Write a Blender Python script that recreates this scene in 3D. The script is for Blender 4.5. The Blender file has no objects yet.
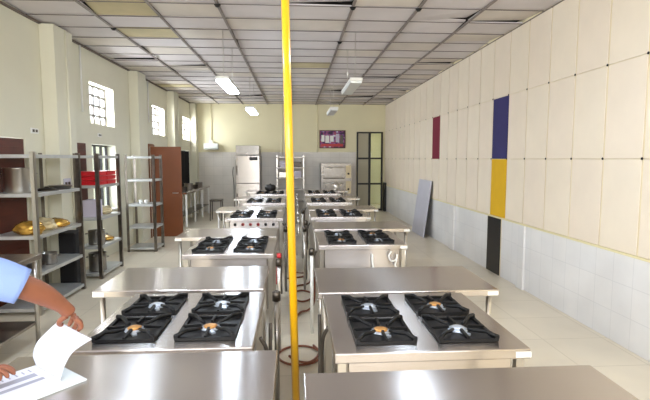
import bpy, bmesh, math, random
from mathutils import Vector, Matrix
random.seed(7)
PI = math.pi
sc = bpy.context.scene
col = sc.collection

# ---------------------------------------------------------------- camera, world, light, exposure
cam_d = bpy.data.cameras.new('camera'); cam = bpy.data.objects.new('camera', cam_d); col.objects.link(cam)
cam_d.sensor_width = 36.0; cam_d.lens = 460 * 36.0 / 650.0; cam_d.clip_start = 0.05
cam.location = (0, 0, 1.75)
cam.rotation_euler = (math.radians(90 - 5.093), 0, math.radians(-3.717))
sc.camera = cam

world = bpy.data.worlds.new('world'); sc.world = world; world.use_nodes = True
bg = world.node_tree.nodes['Background']
bg.inputs[0].default_value = (0.86, 0.93, 1.0, 1); bg.inputs[1].default_value = 3.0

def area(name, loc, rot, sx, sy, power, color):
    l = bpy.data.lights.new(name, 'AREA'); l.shape = 'RECTANGLE'; l.size = sx; l.size_y = sy
    l.energy = power; l.color = color
    o = bpy.data.objects.new(name, l); col.objects.link(o); o.location = loc; o.rotation_euler = rot
    return o
# first two: fill lights added at made-up openings behind and beside the photographer
area('rear_fill', (-0.2, -2.9, 2.7), (math.radians(-88), 0, PI), 5.6, 1.1, 175, (0.98, 0.98, 1.0))
area('window_and_fill_light', (-3.42, 0.2, 1.7), (0, math.radians(-100), 0), 1.9, 4.2, 50, (0.97, 0.98, 1.0))
for wy, wz, wp in ((8.46, 2.68, 45), (11.82, 2.68, 75), (14.75, 2.68, 60)):
    area('window_and_fill_light', (-3.62, wy, wz), (0, math.radians(-80), 0), .66, .95, wp, (0.93, 0.97, 1.0))

area('window_and_fill_light', (-3.50, 8.46, 1.42), (0, math.radians(-90), 0), 1.0, .9, 9, (0.93, 0.97, 1.0))
sc.view_settings.view_transform = 'Standard'; sc.view_settings.look = 'None'
sc.view_settings.gamma = 1; sc.view_settings.use_curve_mapping = False
sc.view_settings.exposure = 0.47
try:
    sc.cycles.max_bounces = 10; sc.cycles.diffuse_bounces = 6; sc.cycles.glossy_bounces = 5
    sc.cycles.sample_clamp_indirect = 6
except Exception: pass

# ---------------------------------------------------------------- materials
def lin(c):
    return tuple(((v/255)/12.92 if v/255 <= .04045 else (((v/255)+.055)/1.055)**2.4) for v in c) + (1,)
MATS = {}
def mat(name, rgb, rough=.5, metal=0, spec=.5, noise=0, nscale=6, emit=0, bump=0, bscale=40, stretch=None, coat=0, trans=0, rnoise=0, sheen=0, sss=0):
    m = bpy.data.materials.new(name); m.use_nodes = True
    nt = m.node_tree; N = nt.nodes; L = nt.links
    b = N['Principled BSDF']
    c = lin(rgb)
    b.inputs['Base Color'].default_value = c
    b.inputs['Roughness'].default_value = rough; b.inputs['Metallic'].default_value = metal
    b.inputs['Specular IOR Level'].default_value = spec
    if coat: b.inputs['Coat Weight'].default_value = coat
    if trans: b.inputs['Transmission Weight'].default_value = trans
    if sss:
        b.inputs['Subsurface Weight'].default_value = sss; b.inputs['Subsurface Radius'].default_value = (.02,.008,.004)
    if emit:
        b.inputs['Emission Color'].default_value = c; b.inputs['Emission Strength'].default_value = emit
    if noise or bump or rnoise:
        tc = N.new('ShaderNodeTexCoord'); mp = N.new('ShaderNodeMapping')
        L.new(tc.outputs['Object'], mp.inputs['Vector'])
        if stretch: mp.inputs['Scale'].default_value = stretch
        n = N.new('ShaderNodeTexNoise'); n.inputs['Scale'].default_value = nscale; n.inputs['Detail'].default_value = 5
        L.new(mp.outputs[0], n.inputs['Vector'])
        if noise:
            r = N.new('ShaderNodeMapRange'); r.inputs['From Min'].default_value = .3; r.inputs['From Max'].default_value = .7
            r.inputs['To Min'].default_value = 1-noise; r.inputs['To Max'].default_value = 1+noise*.5
            L.new(n.outputs['Fac'], r.inputs['Value'])
            mx = N.new('ShaderNodeMix'); mx.data_type = 'RGBA'; mx.blend_type = 'MULTIPLY'; mx.inputs['Factor'].default_value = 1
            mx.inputs[6].default_value = c; L.new(r.outputs[0], mx.inputs[7]); L.new(mx.outputs[2], b.inputs['Base Color'])
        if rnoise:
            r2 = N.new('ShaderNodeMapRange'); r2.inputs['From Min'].default_value = .3; r2.inputs['From Max'].default_value = .7
            r2.inputs['To Min'].default_value = rough-rnoise; r2.inputs['To Max'].default_value = rough+rnoise
            L.new(n.outputs['Fac'], r2.inputs['Value']); L.new(r2.outputs[0], b.inputs['Roughness'])
        if bump:
            n2 = N.new('ShaderNodeTexNoise'); n2.inputs['Scale'].default_value = bscale; n2.inputs['Detail'].default_value = 3
            L.new(mp.outputs[0], n2.inputs['Vector'])
            bp = N.new('ShaderNodeBump'); bp.inputs['Strength'].default_value = bump; bp.inputs['Distance'].default_value = .01
            L.new(n2.outputs['Fac'], bp.inputs['Height']); L.new(bp.outputs[0], b.inputs['Normal'])
    MATS[name] = m
    return m
steel = mat('brushed_steel', (206,200,197), .23, 1, rnoise=.03, nscale=2, noise=.04)
_b = steel.node_tree.nodes['Principled BSDF']; _t = steel.node_tree.nodes.new('ShaderNodeCombineXYZ')
_t.inputs[1].default_value = 1; _t.inputs[2].default_value = .4; steel.node_tree.links.new(_t.outputs[0], _b.inputs['Tangent'])
_b.inputs['Anisotropic'].default_value = .95
steel_leg = mat('steel_tube', (206,202,196), .3, 1)
steel_dull = mat('worn_steel', (158,153,147), .34, 1, noise=.25, nscale=5, rnoise=.1)
steel_dark = mat('dark_steel', (92,86,80), .4, 1, noise=.2)
alu = mat('aluminium_pot', (205,200,192), .28, 1, noise=.1, nscale=4)
iron = mat('cast_iron', (10,10,12), .45, 0, .3, bump=.15, bscale=120)
ironpan = mat('black_drip_tray', (16,15,17), .5, .0, noise=.3, nscale=14)
brass = mat('burner_brass', (214,160,96), .35, .7)
rackm = mat('rack_post_steel', (136,128,120), .28, 1, noise=.25, nscale=9)
silver = mat('burner_aluminium', (205,214,228), .3, .7)
black = mat('black_paint', (16,15,17), .4)
blackm = mat('black_matte', (20,18,20), .8)
redm = mat('red_plastic', (200,28,38), .3, 0, .5)
redk = mat('red_knob', (178,34,40), .4)
whitep = mat('white_plastic', (232,232,228), .4)
yellowp = mat('yellow_pipe_paint', (224,170,14), .3, 0, .5, noise=.05, nscale=4, coat=.3)
wallL = mat('cream_wall_paint', (222,219,200), .75, noise=.05, nscale=1.2, bump=.05, bscale=30)
wallB = mat('yellow_cream_wall_paint', (228,221,188), .75, noise=.04, nscale=1.2)
battenm = mat('panel_joint', (232,220,188), .8)
padm = mat('cream_panel_fabric', (230,217,199), .85, noise=.05, nscale=2.2, bump=.08, bscale=60)
padm2 = mat('pale_cream_panel_fabric', (231,219,200), .85, noise=.05, nscale=2.2, bump=.08, bscale=60)
bluep = mat('navy_panel_fabric', (44,40,98), .8, noise=.1)
yelp = mat('yellow_panel_fabric', (218,172,12), .8, noise=.05)
marp = mat('maroon_panel_fabric', (120,22,50), .8, noise=.05)
capm = mat('cream_yellow_trim', (228,218,176), .6)
brownm = mat('brown_door_paint', (124,66,28), .45, noise=.12, nscale=2.5)
brownd = mat('dark_brown_wood', (92,40,24), .5, noise=.3, nscale=4, stretch=(1,1,4))
ceil1 = mat('ceiling_tile', (214,208,209), .85, noise=.08, nscale=2)
ceil2 = mat('ceiling_tile_warm', (216,208,200), .85, noise=.12, nscale=2)
ceil3 = mat('ceiling_tile_yellowed', (198,186,150), .85, noise=.2, nscale=2)
ceild = mat('ceiling_void', (60,54,52), .9)
runner = mat('ceiling_runner', (138,128,124), .5, noise=.35, nscale=4)
lampw = mat('tube_light_glow', (220,237,255), .5, emit=34)
lampoff = mat('lamp_diffuser_off', (226,228,226), .4)
paper = mat('white_paper', (208,210,224), .7)
printm = mat('printed_grey', (150,152,166), .7)
shirt = mat('blue_shirt_cloth', (134,160,222), .85, bump=.2, bscale=160)
skin = mat('skin', (140,86,62), .5, noise=.06, nscale=20, sss=.05)
nailm = mat('finger_nail', (214,160,140), .35)
hair = mat('black_hair', (18,14,12), .5)
trouser = mat('dark_trousers', (38,40,52), .85)
shoem = mat('black_shoe', (18,17,17), .4)
hosem = mat('brown_rubber_hose', (124,70,48), .45)
braid = mat('braided_hose', (110,104,98), .4, .7)
goldm = mat('gold_wrap', (206,160,74), .25, .6, noise=.5, nscale=14, bump=.5, bscale=18)
clearm = mat('cloudy_wrap', (206,190,150), .2, .2, noise=.3, nscale=12, bump=.5, bscale=16)
lilac = mat('lilac_box', (198,192,208), .7)
boardm = mat('grey_lilac_board', (196,196,208), .35, noise=.05, nscale=3)
shelfm = mat('shelf_steel', (206,208,208), .4, .6, noise=.12, nscale=4)
glassm = mat('window_glass', (235,244,250), .02, 0, .5, trans=1)
MATS['window_glass'].node_tree.nodes['Principled BSDF'].inputs['IOR'].default_value = 1.05
folderm = mat('clear_folder', (216,226,232), .3, 0, .5)
posterm = None

def tile_mat(name, c1, c2, cm, w, h, rough, mortar=.006, axes='XY', offset=0, rn=.0, coat=0):
    m = bpy.data.materials.new(name); m.use_nodes = True; N = m.node_tree.nodes; L = m.node_tree.links
    b = N['Principled BSDF']; g = N.new('ShaderNodeNewGeometry'); sx = N.new('ShaderNodeSeparateXYZ'); cx = N.new('ShaderNodeCombineXYZ')
    L.new(g.outputs['Position'], sx.inputs[0])
    L.new(sx.outputs[axes[0]], cx.inputs[0]); L.new(sx.outputs[axes[1]], cx.inputs[1])
    t = N.new('ShaderNodeTexBrick'); t.offset = offset; t.squash = 1
    t.inputs['Scale'].default_value = 1; t.inputs['Brick Width'].default_value = w; t.inputs['Row Height'].default_value = h
    t.inputs['Mortar Size'].default_value = mortar; t.inputs['Mortar Smooth'].default_value = .2
    t.inputs['Color1'].default_value = lin(c1); t.inputs['Color2'].default_value = lin(c2); t.inputs['Mortar'].default_value = lin(cm)
    L.new(cx.outputs[0], t.inputs['Vector'])
    n = N.new('ShaderNodeTexNoise'); n.inputs['Scale'].default_value = 1.6; n.inputs['Detail'].default_value = 6
    L.new(g.outputs['Position'], n.inputs['Vector'])
    r = N.new('ShaderNodeMapRange'); r.inputs['From Min'].default_value = .3; r.inputs['From Max'].default_value = .7
    r.inputs['To Min'].default_value = .9; r.inputs['To Max'].default_value = 1.04; L.new(n.outputs['Fac'], r.inputs['Value'])
    mx = N.new('ShaderNodeMix'); mx.data_type = 'RGBA'; mx.blend_type = 'MULTIPLY'; mx.inputs['Factor'].default_value = 1
    L.new(t.outputs['Color'], mx.inputs[6]); L.new(r.outputs[0], mx.inputs[7]); L.new(mx.outputs[2], b.inputs['Base Color'])
    b.inputs['Roughness'].default_value = rough
    if rn:
        r2 = N.new('ShaderNodeMapRange'); r2.inputs['To Min'].default_value = rough-rn; r2.inputs['To Max'].default_value = rough+rn
        L.new(n.outputs['Fac'], r2.inputs['Value']); L.new(r2.outputs[0], b.inputs['Roughness'])
    return m
floorm = tile_mat('floor_tiles', (222,212,192), (218,208,188), (198,188,166), .6, .6, .3, .005, 'XY', rn=.03)
dadom = tile_mat('blue_grey_wall_tiles', (232,231,231), (228,228,229), (218,218,219), .26, .29, .3, .004, 'YZ')
dadob = tile_mat('grey_wall_tiles', (216,211,204), (210,206,200), (196,192,184), .3, .3, .35, .004, 'XZ')

# ---------------------------------------------------------------- mesh helpers
class MB:
    def __init__(s): s.bm = bmesh.new(); s.mi = 0
    def _m(s, faces):
        for f in faces: f.material_index = s.mi
    def box(s, x0, x1, y0, y1, z0, z1, M=None):
        v = [s.bm.verts.new((x, y, z)) for z in (z0, z1) for y in (y0, y1) for x in (x0, x1)]
        if M:
            for q in v: q.co = M @ q.co
        F = [s.bm.faces.new([v[i] for i in q]) for q in ((0,2,3,1),(4,5,7,6),(0,1,5,4),(2,6,7,3),(0,4,6,2),(1,3,7,5))]
        s._m(F); return s
    def obox(s, cx, cy, cz, sx, sy, sz, rz=0, rx=0, ry=0):
        M = Matrix.Translation((cx,cy,cz)) @ Matrix.Rotation(rz,4,'Z') @ Matrix.Rotation(ry,4,'Y') @ Matrix.Rotation(rx,4,'X')
        return s.box(-sx/2,sx/2,-sy/2,sy/2,-sz/2,sz/2,M)
    def bar(s, a, b, w, h):
        a = Vector(a); b = Vector(b); d = b-a; L = d.length; q = d.to_track_quat('X','Z')
        M = Matrix.Translation((a+b)/2) @ q.to_matrix().to_4x4()
        return s.box(-L/2,L/2,-w/2,w/2,-h/2,h/2,M)
    def tube(s, pts, r, n=10, closed=False, cap=True):
        pts = [Vector(p) for p in pts]; rings = []; up = Vector((0,0,1)); prev = None
        rr = r if isinstance(r,(list,tuple)) else [r]*len(pts)
        for i,p in enumerate(pts):
            if closed: d = pts[(i+1)%len(pts)] - pts[i-1]
            else: d = pts[min(i+1,len(pts)-1)] - pts[max(i-1,0)]
            d.normalize()
            if prev is None:
                a = d.cross(up) if abs(d.z)<.95 else d.cross(Vector((1,0,0)))
            else: a = prev - d*prev.dot(d)
            a.normalize(); prev = a; c = d.cross(a)
            rings.append([s.bm.verts.new(p + (a*math.cos(2*PI*k/n)+c*math.sin(2*PI*k/n))*rr[i]) for k in range(n)])
        F = []
        for i in range(len(rings)-(0 if closed else 1)):
            A = rings[i]; B = rings[(i+1)%len(rings)]
            for k in range(n): F.append(s.bm.faces.new((A[k],A[(k+1)%n],B[(k+1)%n],B[k])))
        for f in F: f.smooth = True
        if cap and not closed:
            F.append(s.bm.faces.new(rings[0][::-1])); F.append(s.bm.faces.new(rings[-1]))
        s._m(F); return s
    def lathe(s, prof, c=(0,0,0), n=24, smooth=True):
        rings = []; F = []
        for r,z in prof:
            if r < 1e-5: rings.append([s.bm.verts.new((c[0],c[1],c[2]+z))])
            else: rings.append([s.bm.verts.new((c[0]+r*math.cos(2*PI*k/n), c[1]+r*math.sin(2*PI*k/n), c[2]+z)) for k in range(n)])
        for A,B in zip(rings, rings[1:]):
            for k in range(n):
                if len(A)==1 and len(B)==1: continue
                if len(A)==1: q = (A[0],B[k],B[(k+1)%n])
                elif len(B)==1: q = (A[k],A[(k+1)%n],B[0])
                else: q = (A[k],A[(k+1)%n],B[(k+1)%n],B[k])
                F.append(s.bm.faces.new(q))
        for f in F: f.smooth = smooth
        s._m(F); return s
    def poly(s, pts):
        f = s.bm.faces.new([s.bm.verts.new(p) for p in pts]); s._m([f]); return s
    def build(s, name, m, parent=None, loc=None, bevel=0, seg=2, solid=0, sub=0, rot=None):
        me = bpy.data.meshes.new(name); bmesh.ops.recalc_face_normals(s.bm, faces=s.bm.faces); s.bm.to_mesh(me); s.bm.free()
        for q in (m if isinstance(m,(list,tuple)) else [m]): me.materials.append(q)
        o = bpy.data.objects.new(name, me); col.objects.link(o)
        if loc: o.location = loc
        if rot: o.rotation_euler = rot
        if parent: o.parent = parent
        if solid: md = o.modifiers.new('solid','SOLIDIFY'); md.thickness = solid; md.offset = 0
        if sub: md = o.modifiers.new('sub','SUBSURF'); md.levels = sub; md.render_levels = sub
        if bevel:
            md = o.modifiers.new('bevel','BEVEL'); md.width = bevel; md.segments = seg; md.limit_method = 'ANGLE'; md.angle_limit = math.radians(50)
        return o
def tag(o, label=None, cat=None, group=None, kind=None):
    if label: o['label'] = label
    if cat: o['category'] = cat
    if group: o['group'] = group
    if kind: o['kind'] = kind
    return o
def thing(name, label, cat, loc=(0,0,0), rz=0, group=None):
    o = bpy.data.objects.new(name, None); col.objects.link(o); o.empty_display_size = .1
    o.location = loc; o.rotation_euler = (0,0,rz)
    return tag(o, label, cat, group)
def struct(o): return tag(o, kind='structure')
def copy_tree(o, parent=None):
    c = o.copy(); col.objects.link(c)
    if parent: c.parent = parent
    for ch in list(o.children): copy_tree(ch, c)
    return c
def arc(cx, cy, z, r, a0, a1, n=20, rx=None):
    return [(cx+(rx or r)*math.cos(math.radians(a0+(a1-a0)*i/n)), cy+r*math.sin(math.radians(a0+(a1-a0)*i/n)), z) for i in range(n+1)]
def smooth_path(pts, n=8):
    P = [Vector(p) for p in pts]; P = [2*P[0]-P[1]]+P+[2*P[-1]-P[-2]]; out = []
    for i in range(1,len(P)-2):
        for k in range(n):
            t = k/n; a,b,c,d = P[i-1],P[i],P[i+1],P[i+2]
            out.append(.5*((2*b)+(c-a)*t+(2*a-5*b+4*c-d)*t*t+(3*b-a-3*c+d)*t**3))
    out.append(P[-2]); return out

# ---------------------------------------------------------------- the room
XL, XR, YB, YF, CH = -3.38, 3.05, 15.55, -3.0, 3.55
PF = -3.19                    # pilaster face
m = MB(); m.box(-3.9, 3.4, YF-.2, YB+2.6, -.08, 0); struct(m.build('floor', floorm))

# right wall: backing, tiled dado and panels
m = MB(); m.box(XR+.012, XR+.2, YF, YB+.12, 0, CH+.12); struct(m.build('wall_right', battenm))
m = MB()
m.box(XR, XR+.011, YF, 6.57, .0, .86)
m.box(XR, XR+.011, 7.09, YB, .0, .86)
for y0, y1 in ((5.84,6.02), (8.55,8.8)): m.box(XR-.035, XR-.001, y0, y1, 0, .861)
struct(m.build('baseboard_right', dadom, bevel=.003))
m = MB(); m.box(XR-.012, XR+.011, YF, YB, .861, .882)
struct(m.build('trim_1', capm, bevel=.003))
m = MB(); m.box(XR-.006, XR+.011, 6.62, 7.06, .0, .855)
tag(m.build('floor_hatch', black, bevel=.004), 'black hatch in the tiled dado below the yellow panel', 'hatch')

S0, ST = 3.87, .522
def make_panel(h, m_, stud=True):
    b = MB(); w = ST-.024
    b.box(0, .011, 0, w, 0, h); o = b.build('acoustic_panel', m_, bevel=.005, seg=3)
    if stud:
        c = MB(); c.lathe([(0,0),(.013,0),(.011,.006),(0,.008)], n=10)
        s = c.build('fixing_stud', blackm, o, loc=(-.001, -.006, h+.005)); s.rotation_euler = (0,-PI/2,0)
    return o
rows = [(.884, 1.748, 'lower row', True), (1.753, 2.657, 'middle row', True), (2.662, 3.54, 'top row', False)]
special = {(0,5):(yelp,'yellow wall panel above the black hatch','yellow'), (1,5):(bluep,'navy blue wall panel above the yellow panel','navy'), (1,11):(marp,'maroon wall panel, the only one on the right wall','maroon')}
ordn = ['', 'first','second','third','fourth','fifth','sixth','seventh','eighth','ninth','tenth','eleventh','twelfth','thirteenth','fourteenth','fifteenth','sixteenth','seventeenth']
protos = {}
for r,(z0,z1,rl,stud) in enumerate(rows):
    for k in range(-1, 23):
        y = S0+ST*k+.012
        if (r,k) in special:
            o = make_panel(z1-z0, special[(r,k)][0], stud); tag(o, special[(r,k)][1], 'wall panel')
        else:
            key = (r, k % 2)
            if key not in protos: protos[key] = make_panel(z1-z0, padm if (k+r)%2 else padm2, stud); o = protos[key]
            else: o = copy_tree(protos[key])
            if k == 5: w_ = 'directly above the navy panel'
            elif k < 5: w_ = ordn[5-k]+' panel nearer the camera than the navy column'
            elif k == 22: w_ = 'narrow last one at the far corner'
            else: w_ = ordn[k-5]+' panel beyond the navy column'
            tag(o, 'cream wall panel, '+rl+', '+w_, 'wall panel', 'cream panels on the right wall')
        o.location = (XR, y, z0)
        if k == 22: o.scale = (1, (YB-y-.01)/(ST-.024), 1)

# left wall with window openings
wins = [(7.95,8.97,2.34,3.03), (11.31,12.33,2.34,3.03), (14.3,15.2,2.34,3.03), (7.95,8.97,.84,2.0), (10.42,11.25,0,2.05), (14.0,15.2,.84,2.02), (4.55,6.05,0,2.01), (-1.95,2.35,.75,2.75)]  # last opening is made up, added beside the camera for the fill light
ys = sorted(set([YF, YB] + [w[0] for w in wins] + [w[1] for w in wins]))
m = MB()
for y0, y1 in zip(ys, ys[1:]):
    ops = sorted([(w[2],w[3]) for w in wins if w[0] <= y0+1e-6 and w[1] >= y1-1e-6]); z = 0
    for a,b in ops:
        if a > z: m.box(XL-.22, XL, y0, y1, z, a)
        z = b
    m.box(XL-.22, XL, y0, y1, z, CH+.12)
bmesh.ops.remove_doubles(m.bm, verts=m.bm.verts, dist=1e-5)
struct(m.build('wall_left', wallL))
m = MB()
for y0 in (6.5, 9.78, 12.6): m.box(XL+.001, PF, y0, y0+.52, 0, CH-.01)
m.box(XL+.001, PF, YB-.3, YB, 0, CH-.01)
m.box(XL+.001, PF, 2.9, 3.42, 0, CH-.01)
struct(m.build('trim_2', wallL, bevel=.006))
# back wall with door opening, rear wall with an opening added for fill light
m = MB()
m.box(XL-.22, 2.08, YB, YB+.12, 0, CH+.12); m.box(2.08, 2.98, YB, YB+.12, 2.66, CH+.12); m.box(2.98, XR+.2, YB, YB+.12, 0, CH+.12)
struct(m.build('wall_back', wallB))
m = MB(); m.box(PF+.01, 2.06, YB-.02, YB-.001, 0, 1.98)
struct(m.build('baseboard_back', dadob))
m = MB()
m.box(XL-.22, XR+.2, YF-.12, YF, 0, 2.1); m.box(XL-.22, XR+.2, YF-.12, YF, 3.3, CH+.12)
m.box(XL-.22, -3.1, YF-.12, YF, 2.1, 3.3); m.box(2.8, XR+.2, YF-.12, YF, 2.1, 3.3)
struct(m.build('wall_rear', wallB))
# corridor seen through the far door
m = MB(); m.box(1.6, 3.6, 17.6, 17.7, 0, 3); m.box(3.5, 3.6, YB+.12, 17.6, 0, 3); m.box(1.6, 1.7, YB+.12, 17.6, 0, 3); m.box(1.6,3.6,YB+.12,17.7,3,3.1)
struct(m.build('wall_corridor', mat('corridor_yellow_paint', (206,200,160), .7)))
area('corridor_lamp', (2.8, 16.6, 2.9), (0,0,0), .8, .8, 9, (1,.95,.8))

# ceiling: dark void, loose tiles, runners
m = MB()
m.box(XL-.22, XR+.2, YF, YB+.1, CH+.08, CH+.12)
mats_c = [ceild, ceil1, ceil2, ceil3]
xs = [XL] + [-2.49+.797*i for i in range(7)] + [XR+.03]
rows_y = [5.63+.54*k for k in range(-16, 19)]
for a, b in zip(xs, xs[1:]):
    for j, y in enumerate(rows_y):
        if y > YB-.05: continue
        y1 = min(y+.54, YB)
        t = random.random(); m.mi = 1 if t < .72 else (2 if t < .985 else 3)
        if abs(a+2.49) < .02 and abs(y-5.63) < .05: m.mi = 3
        d = [random.uniform(0,.008) for _ in range(4)]
        if random.random() < .34:
            k = random.randrange(2); d[k*2] += random.uniform(.02,.07); d[k*2+1] += random.uniform(.01,.03)
        g = .012
        P = [(a+g,y+g,CH+.012-0*d[0]+d[0]), (b-g,y+g,CH+.012+d[1]), (b-g,y1-g,CH+.012+d[2]), (a+g,y1-g,CH+.012+d[3])]
        v = [m.bm.verts.new(p) for p in P]; v2 = [m.bm.verts.new((p[0],p[1],p[2]+.015)) for p in P]
        F = [m.bm.faces.new(v[::-1]), m.bm.faces.new(v2)] + [m.bm.faces.new((v[i],v[(i+1)%4],v2[(i+1)%4],v2[i])) for i in range(4)]
        m._m(F)
m.mi = 0
struct(m.build('ceiling', mats_c))
m = MB()
for x in xs[1:-1]: m.box(x-.017, x+.017, YF, YB, CH-.004, CH+.008)
struct(m.build('trim_3', runner))
m = MB()
for y in rows_y:
    if y < YB: m.box(XL, XR, y-.005, y+.005, CH+.001, CH+.009)
struct(m.build('trim_4', mat('shaded_crossbar', (104,94,92), .6)))  # crossbars coloured dark to draw the thin shadow lines between tile rows
m = MB()
for x, y in ((xs[3],5.63),(xs[5],5.63),(xs[6],5.63),(xs[2],5.09),(xs[5],7.25),(xs[3],4.55),(xs[1],6.71),(xs[6],3.47)):
    m.lathe([(0,-.03),(.02,-.026),(.04,0)], (x,y,CH-.003), 10)
struct(m.build('trim_5', blackm))
m = MB(); m.box(XL, XL+.03, YF, YB, CH-.02, CH+.005); m.box(XR-.0, XR+.03, YF, YB, CH-.012, CH+.005)
struct(m.build('trim_6', mat('ceiling_edge', (110,98,90), .7)))

# windows: grille frames
def window(n, y0, y1, z0, z1, nv, nh, fm, glass=False, r=.012):
    b = MB(); x = XL-.17; t = .03
    b.box(x-.02,x+.02,y0,y1,z0,z0+t); b.box(x-.02,x+.02,y0,y1,z1-t,z1); b.box(x-.02,x+.02,y0,y0+t,z0+t,z1-t); b.box(x-.02,x+.02,y1-t,y1,z0+t,z1-t)
    for i in range(1,nv): yy = y0+(y1-y0)*i/nv; b.box(x-r,x+r,yy-r,yy+r,z0+t,z1-t)
    for i in range(1,nh): zz = z0+(z1-z0)*i/nh; b.box(x-r*.8,x+r*.8,y0+t,y1-t,zz-r*.8,zz+r*.8)
    o = struct(b.build('window_%d'%n, fm))
    if glass:
        g = MB(); g.box(x-.034,x-.03,y0+.01,y1-.01,z0+.01,z1-.01); g.build('pane', glassm, o)
    return o
grim = mat('dark_window_grille', (70,64,60), .5)
window(1, *wins[0], 4, 4, grim, r=.02); window(2, *wins[1], 4, 4, grim, r=.02); window(3, *wins[2], 3, 4, grim, r=.02)
window(4, *wins[3], 4, 2, grim, True, .018)
# dark curtained low window at the far end
m = MB(); x = XL-.05
n = 44
for i in range(n):
    ya = 14.02+1.16*i/n; yb = 14.02+1.16*(i+1)/n
    xa = x+.03*math.sin(i*1.1); xb = x+.03*math.sin((i+1)*1.1)
    m.poly([(xa,ya,.86),(xb,yb,.86),(xb,yb,1.99),(xa,ya,1.99)])
bmesh.ops.remove_doubles(m.bm, verts=m.bm.verts, dist=1e-4)
tag(m.build('dark_curtain', blackm, solid=.004), 'dark curtain drawn over the low window above the far side counter', 'curtain')
window(5, *wins[5], 3, 1, grim)
m = MB(); m.box(XL-.02, XL+.06, 7.9, 9.02, .815, .839); struct(m.build('trim_7', whitep, bevel=.004))
# doors of the left wall
m = MB(); m.box(XL-.06,XL-.015,4.56,6.04,.005,2.0)
for zz in (.15,.75,1.4):
    for yy in (4.63,5.37): m.box(XL-.014,XL-.004,yy,yy+.6,zz,zz+.5)
struct(m.build('door_1', brownd, bevel=.004))
m = MB(); m.box(-3.18,-2.52,10.40,10.445,.02,2.02)
d2 = struct(m.build('door_2', brownm, bevel=.004))
m = MB(); m.tube([(-2.6,10.40,1.0),(-2.6,10.35,1.0),(-2.71,10.35,1.0)],.009); m.build('door_handle', steel_leg, d2)
m = MB(); m.box(XL-.05,PF+.0,10.36,10.42,0,2.08); m.box(XL-.05,XL+.03,11.25,11.31,0,2.08); m.box(XL-.05,XL+.03,10.42,11.25,2.04,2.1)
struct(m.build('trim_8', brownm))
m = MB(); m.box(XL+.002,XL+.05,7.2,7.62,.86,2.0)
for zz in (.95,1.48): m.box(XL+.05,XL+.06,7.27,7.55,zz,zz+.42)
tag(m.build('wooden_shutter', brownd, bevel=.004), 'dark brown wooden shutter folded back beside the low window', 'shutter')
m = MB(); m.box(-4.4,-4.3,10,12,0,2.6); struct(m.build('wall_passage', wallL))

# far door: black grid frame with panes
fr = MB(); x0,x1,z1 = 2.08,2.97,2.66; yy = YB-.03
def fb(a,b,c,d): fr.box(a,b,yy-.02,yy+.03,c,d)
fb(x0,x0+.05,0,z1); fb(x1-.06,x1,0,z1); fb(x0+.05,x1-.06,z1-.05,z1); fb(x0+.05,x1-.06,0,.06)
fb(2.48,2.56,.06,z1-.05)
for zz in (.88,1.74): fb(x0+.05,2.48,zz,zz+.06); fb(2.56,x1-.06,zz,zz+.06)
d3 = struct(fr.build('door_3', black, bevel=.003))
m = MB(); m.box(x0+.03,2.5,yy+.004,yy+.01,.03,z1-.03); m.build('frosted_pane', mat('grey_frosted_pane',(168,162,140),.4), d3)
m = MB(); m.box(2.54,x1-.03,yy+.004,yy+.008,.03,z1-.03); m.build('clear_pane', glassm, d3)
m = MB(); m.box(2.70,2.9,17.45,17.59,1.75,2.0); tag(m.build('junction_box', whitep, bevel=.01), 'white box on the corridor wall behind the far glazed door', 'box')
m = MB(); m.box(2.98,XR-.002,YB-.36,YB-.05,0,.96); tag(m.build('floor_cabinet', black, bevel=.006), 'narrow black cabinet in the far right corner beside the glazed door', 'cabinet')

# ---------------------------------------------------------------- steel work tables and gas ranges
def make_table(w, d, h, name='work_table', shelf=True, inset=.05, legr=.019, deck=.0, m_top=None):
    root = thing(name, 'x', 'work table')
    b = MB(); b.box(0,w,0,d,h-.045,h); b.build('table_top', m_top or steel, root, bevel=.006, seg=3)
    for (x,y) in ((inset,inset),(w-inset,inset),(inset,d-inset),(w-inset,d-inset)):
        b = MB(); b.tube([(x,y,.03),(x,y,h-.045)],legr,12); b.lathe([(0,0),(.014,0),(.024,.012),(.024,.035),(0,.035)],(x,y,0),12); b.build('leg', steel_leg, root)
    if shelf:
        b = MB(); b.box(inset,w-inset,inset,d-inset,.2,.225); b.build('undershelf', steel_dull, root, bevel=.004)
    return root
def sticker(root, x, y, z, w=.075, h=.028):
    b = MB(); b.box(x,x+w,y-.0015,y+.001,z,z+h); b.build('maker_plate', whitep, root)
def clear(root):
    return root
HT = .86
GW, GD = .295, .325
def make_grate(parent, x, y, z):
    b = MB(); t = .016; h = .014; w, d = GW, GD
    b.box(0,w,0,t,0,h); b.box(0,w,d-t,d,0,h); b.box(0,t,t,d-t,0,h); b.box(w-t,w,t,d-t,0,h)
    cx, cy = w/2, d/2; R = .048
    for sx in (-1,1):
        for sy in (-1,1):
            a = Vector((cx+sx*(w/2-t/2), cy+sy*(d/2-t/2), .020)); e = Vector((cx+sx*R*.8, cy+sy*R*.8, .019))
            mid = a.lerp(e,.35); mid.z = .034
            b.box(a.x-t*.6,a.x+t*.6,a.y-t*.6,a.y+t*.6,h,.030)
            b.tube([a+Vector((0,0,.003)), mid, e.lerp(mid,.4)+Vector((0,0,-.004)), e],[.0105,.0105,.0095,.008],8)
    for sx in (-1,1):
        b.bar((cx+sx*(w/2-t/2),cy,.014),(cx+sx*R,cy,.020),.013,.014)
    for sy in (-1,1):
        b.bar((cx,cy+sy*(d/2-t/2),.014),(cx,cy+sy*R,.020),.013,.014)
    return b.build('pan_support', iron, parent, loc=(x,y,z))
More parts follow.
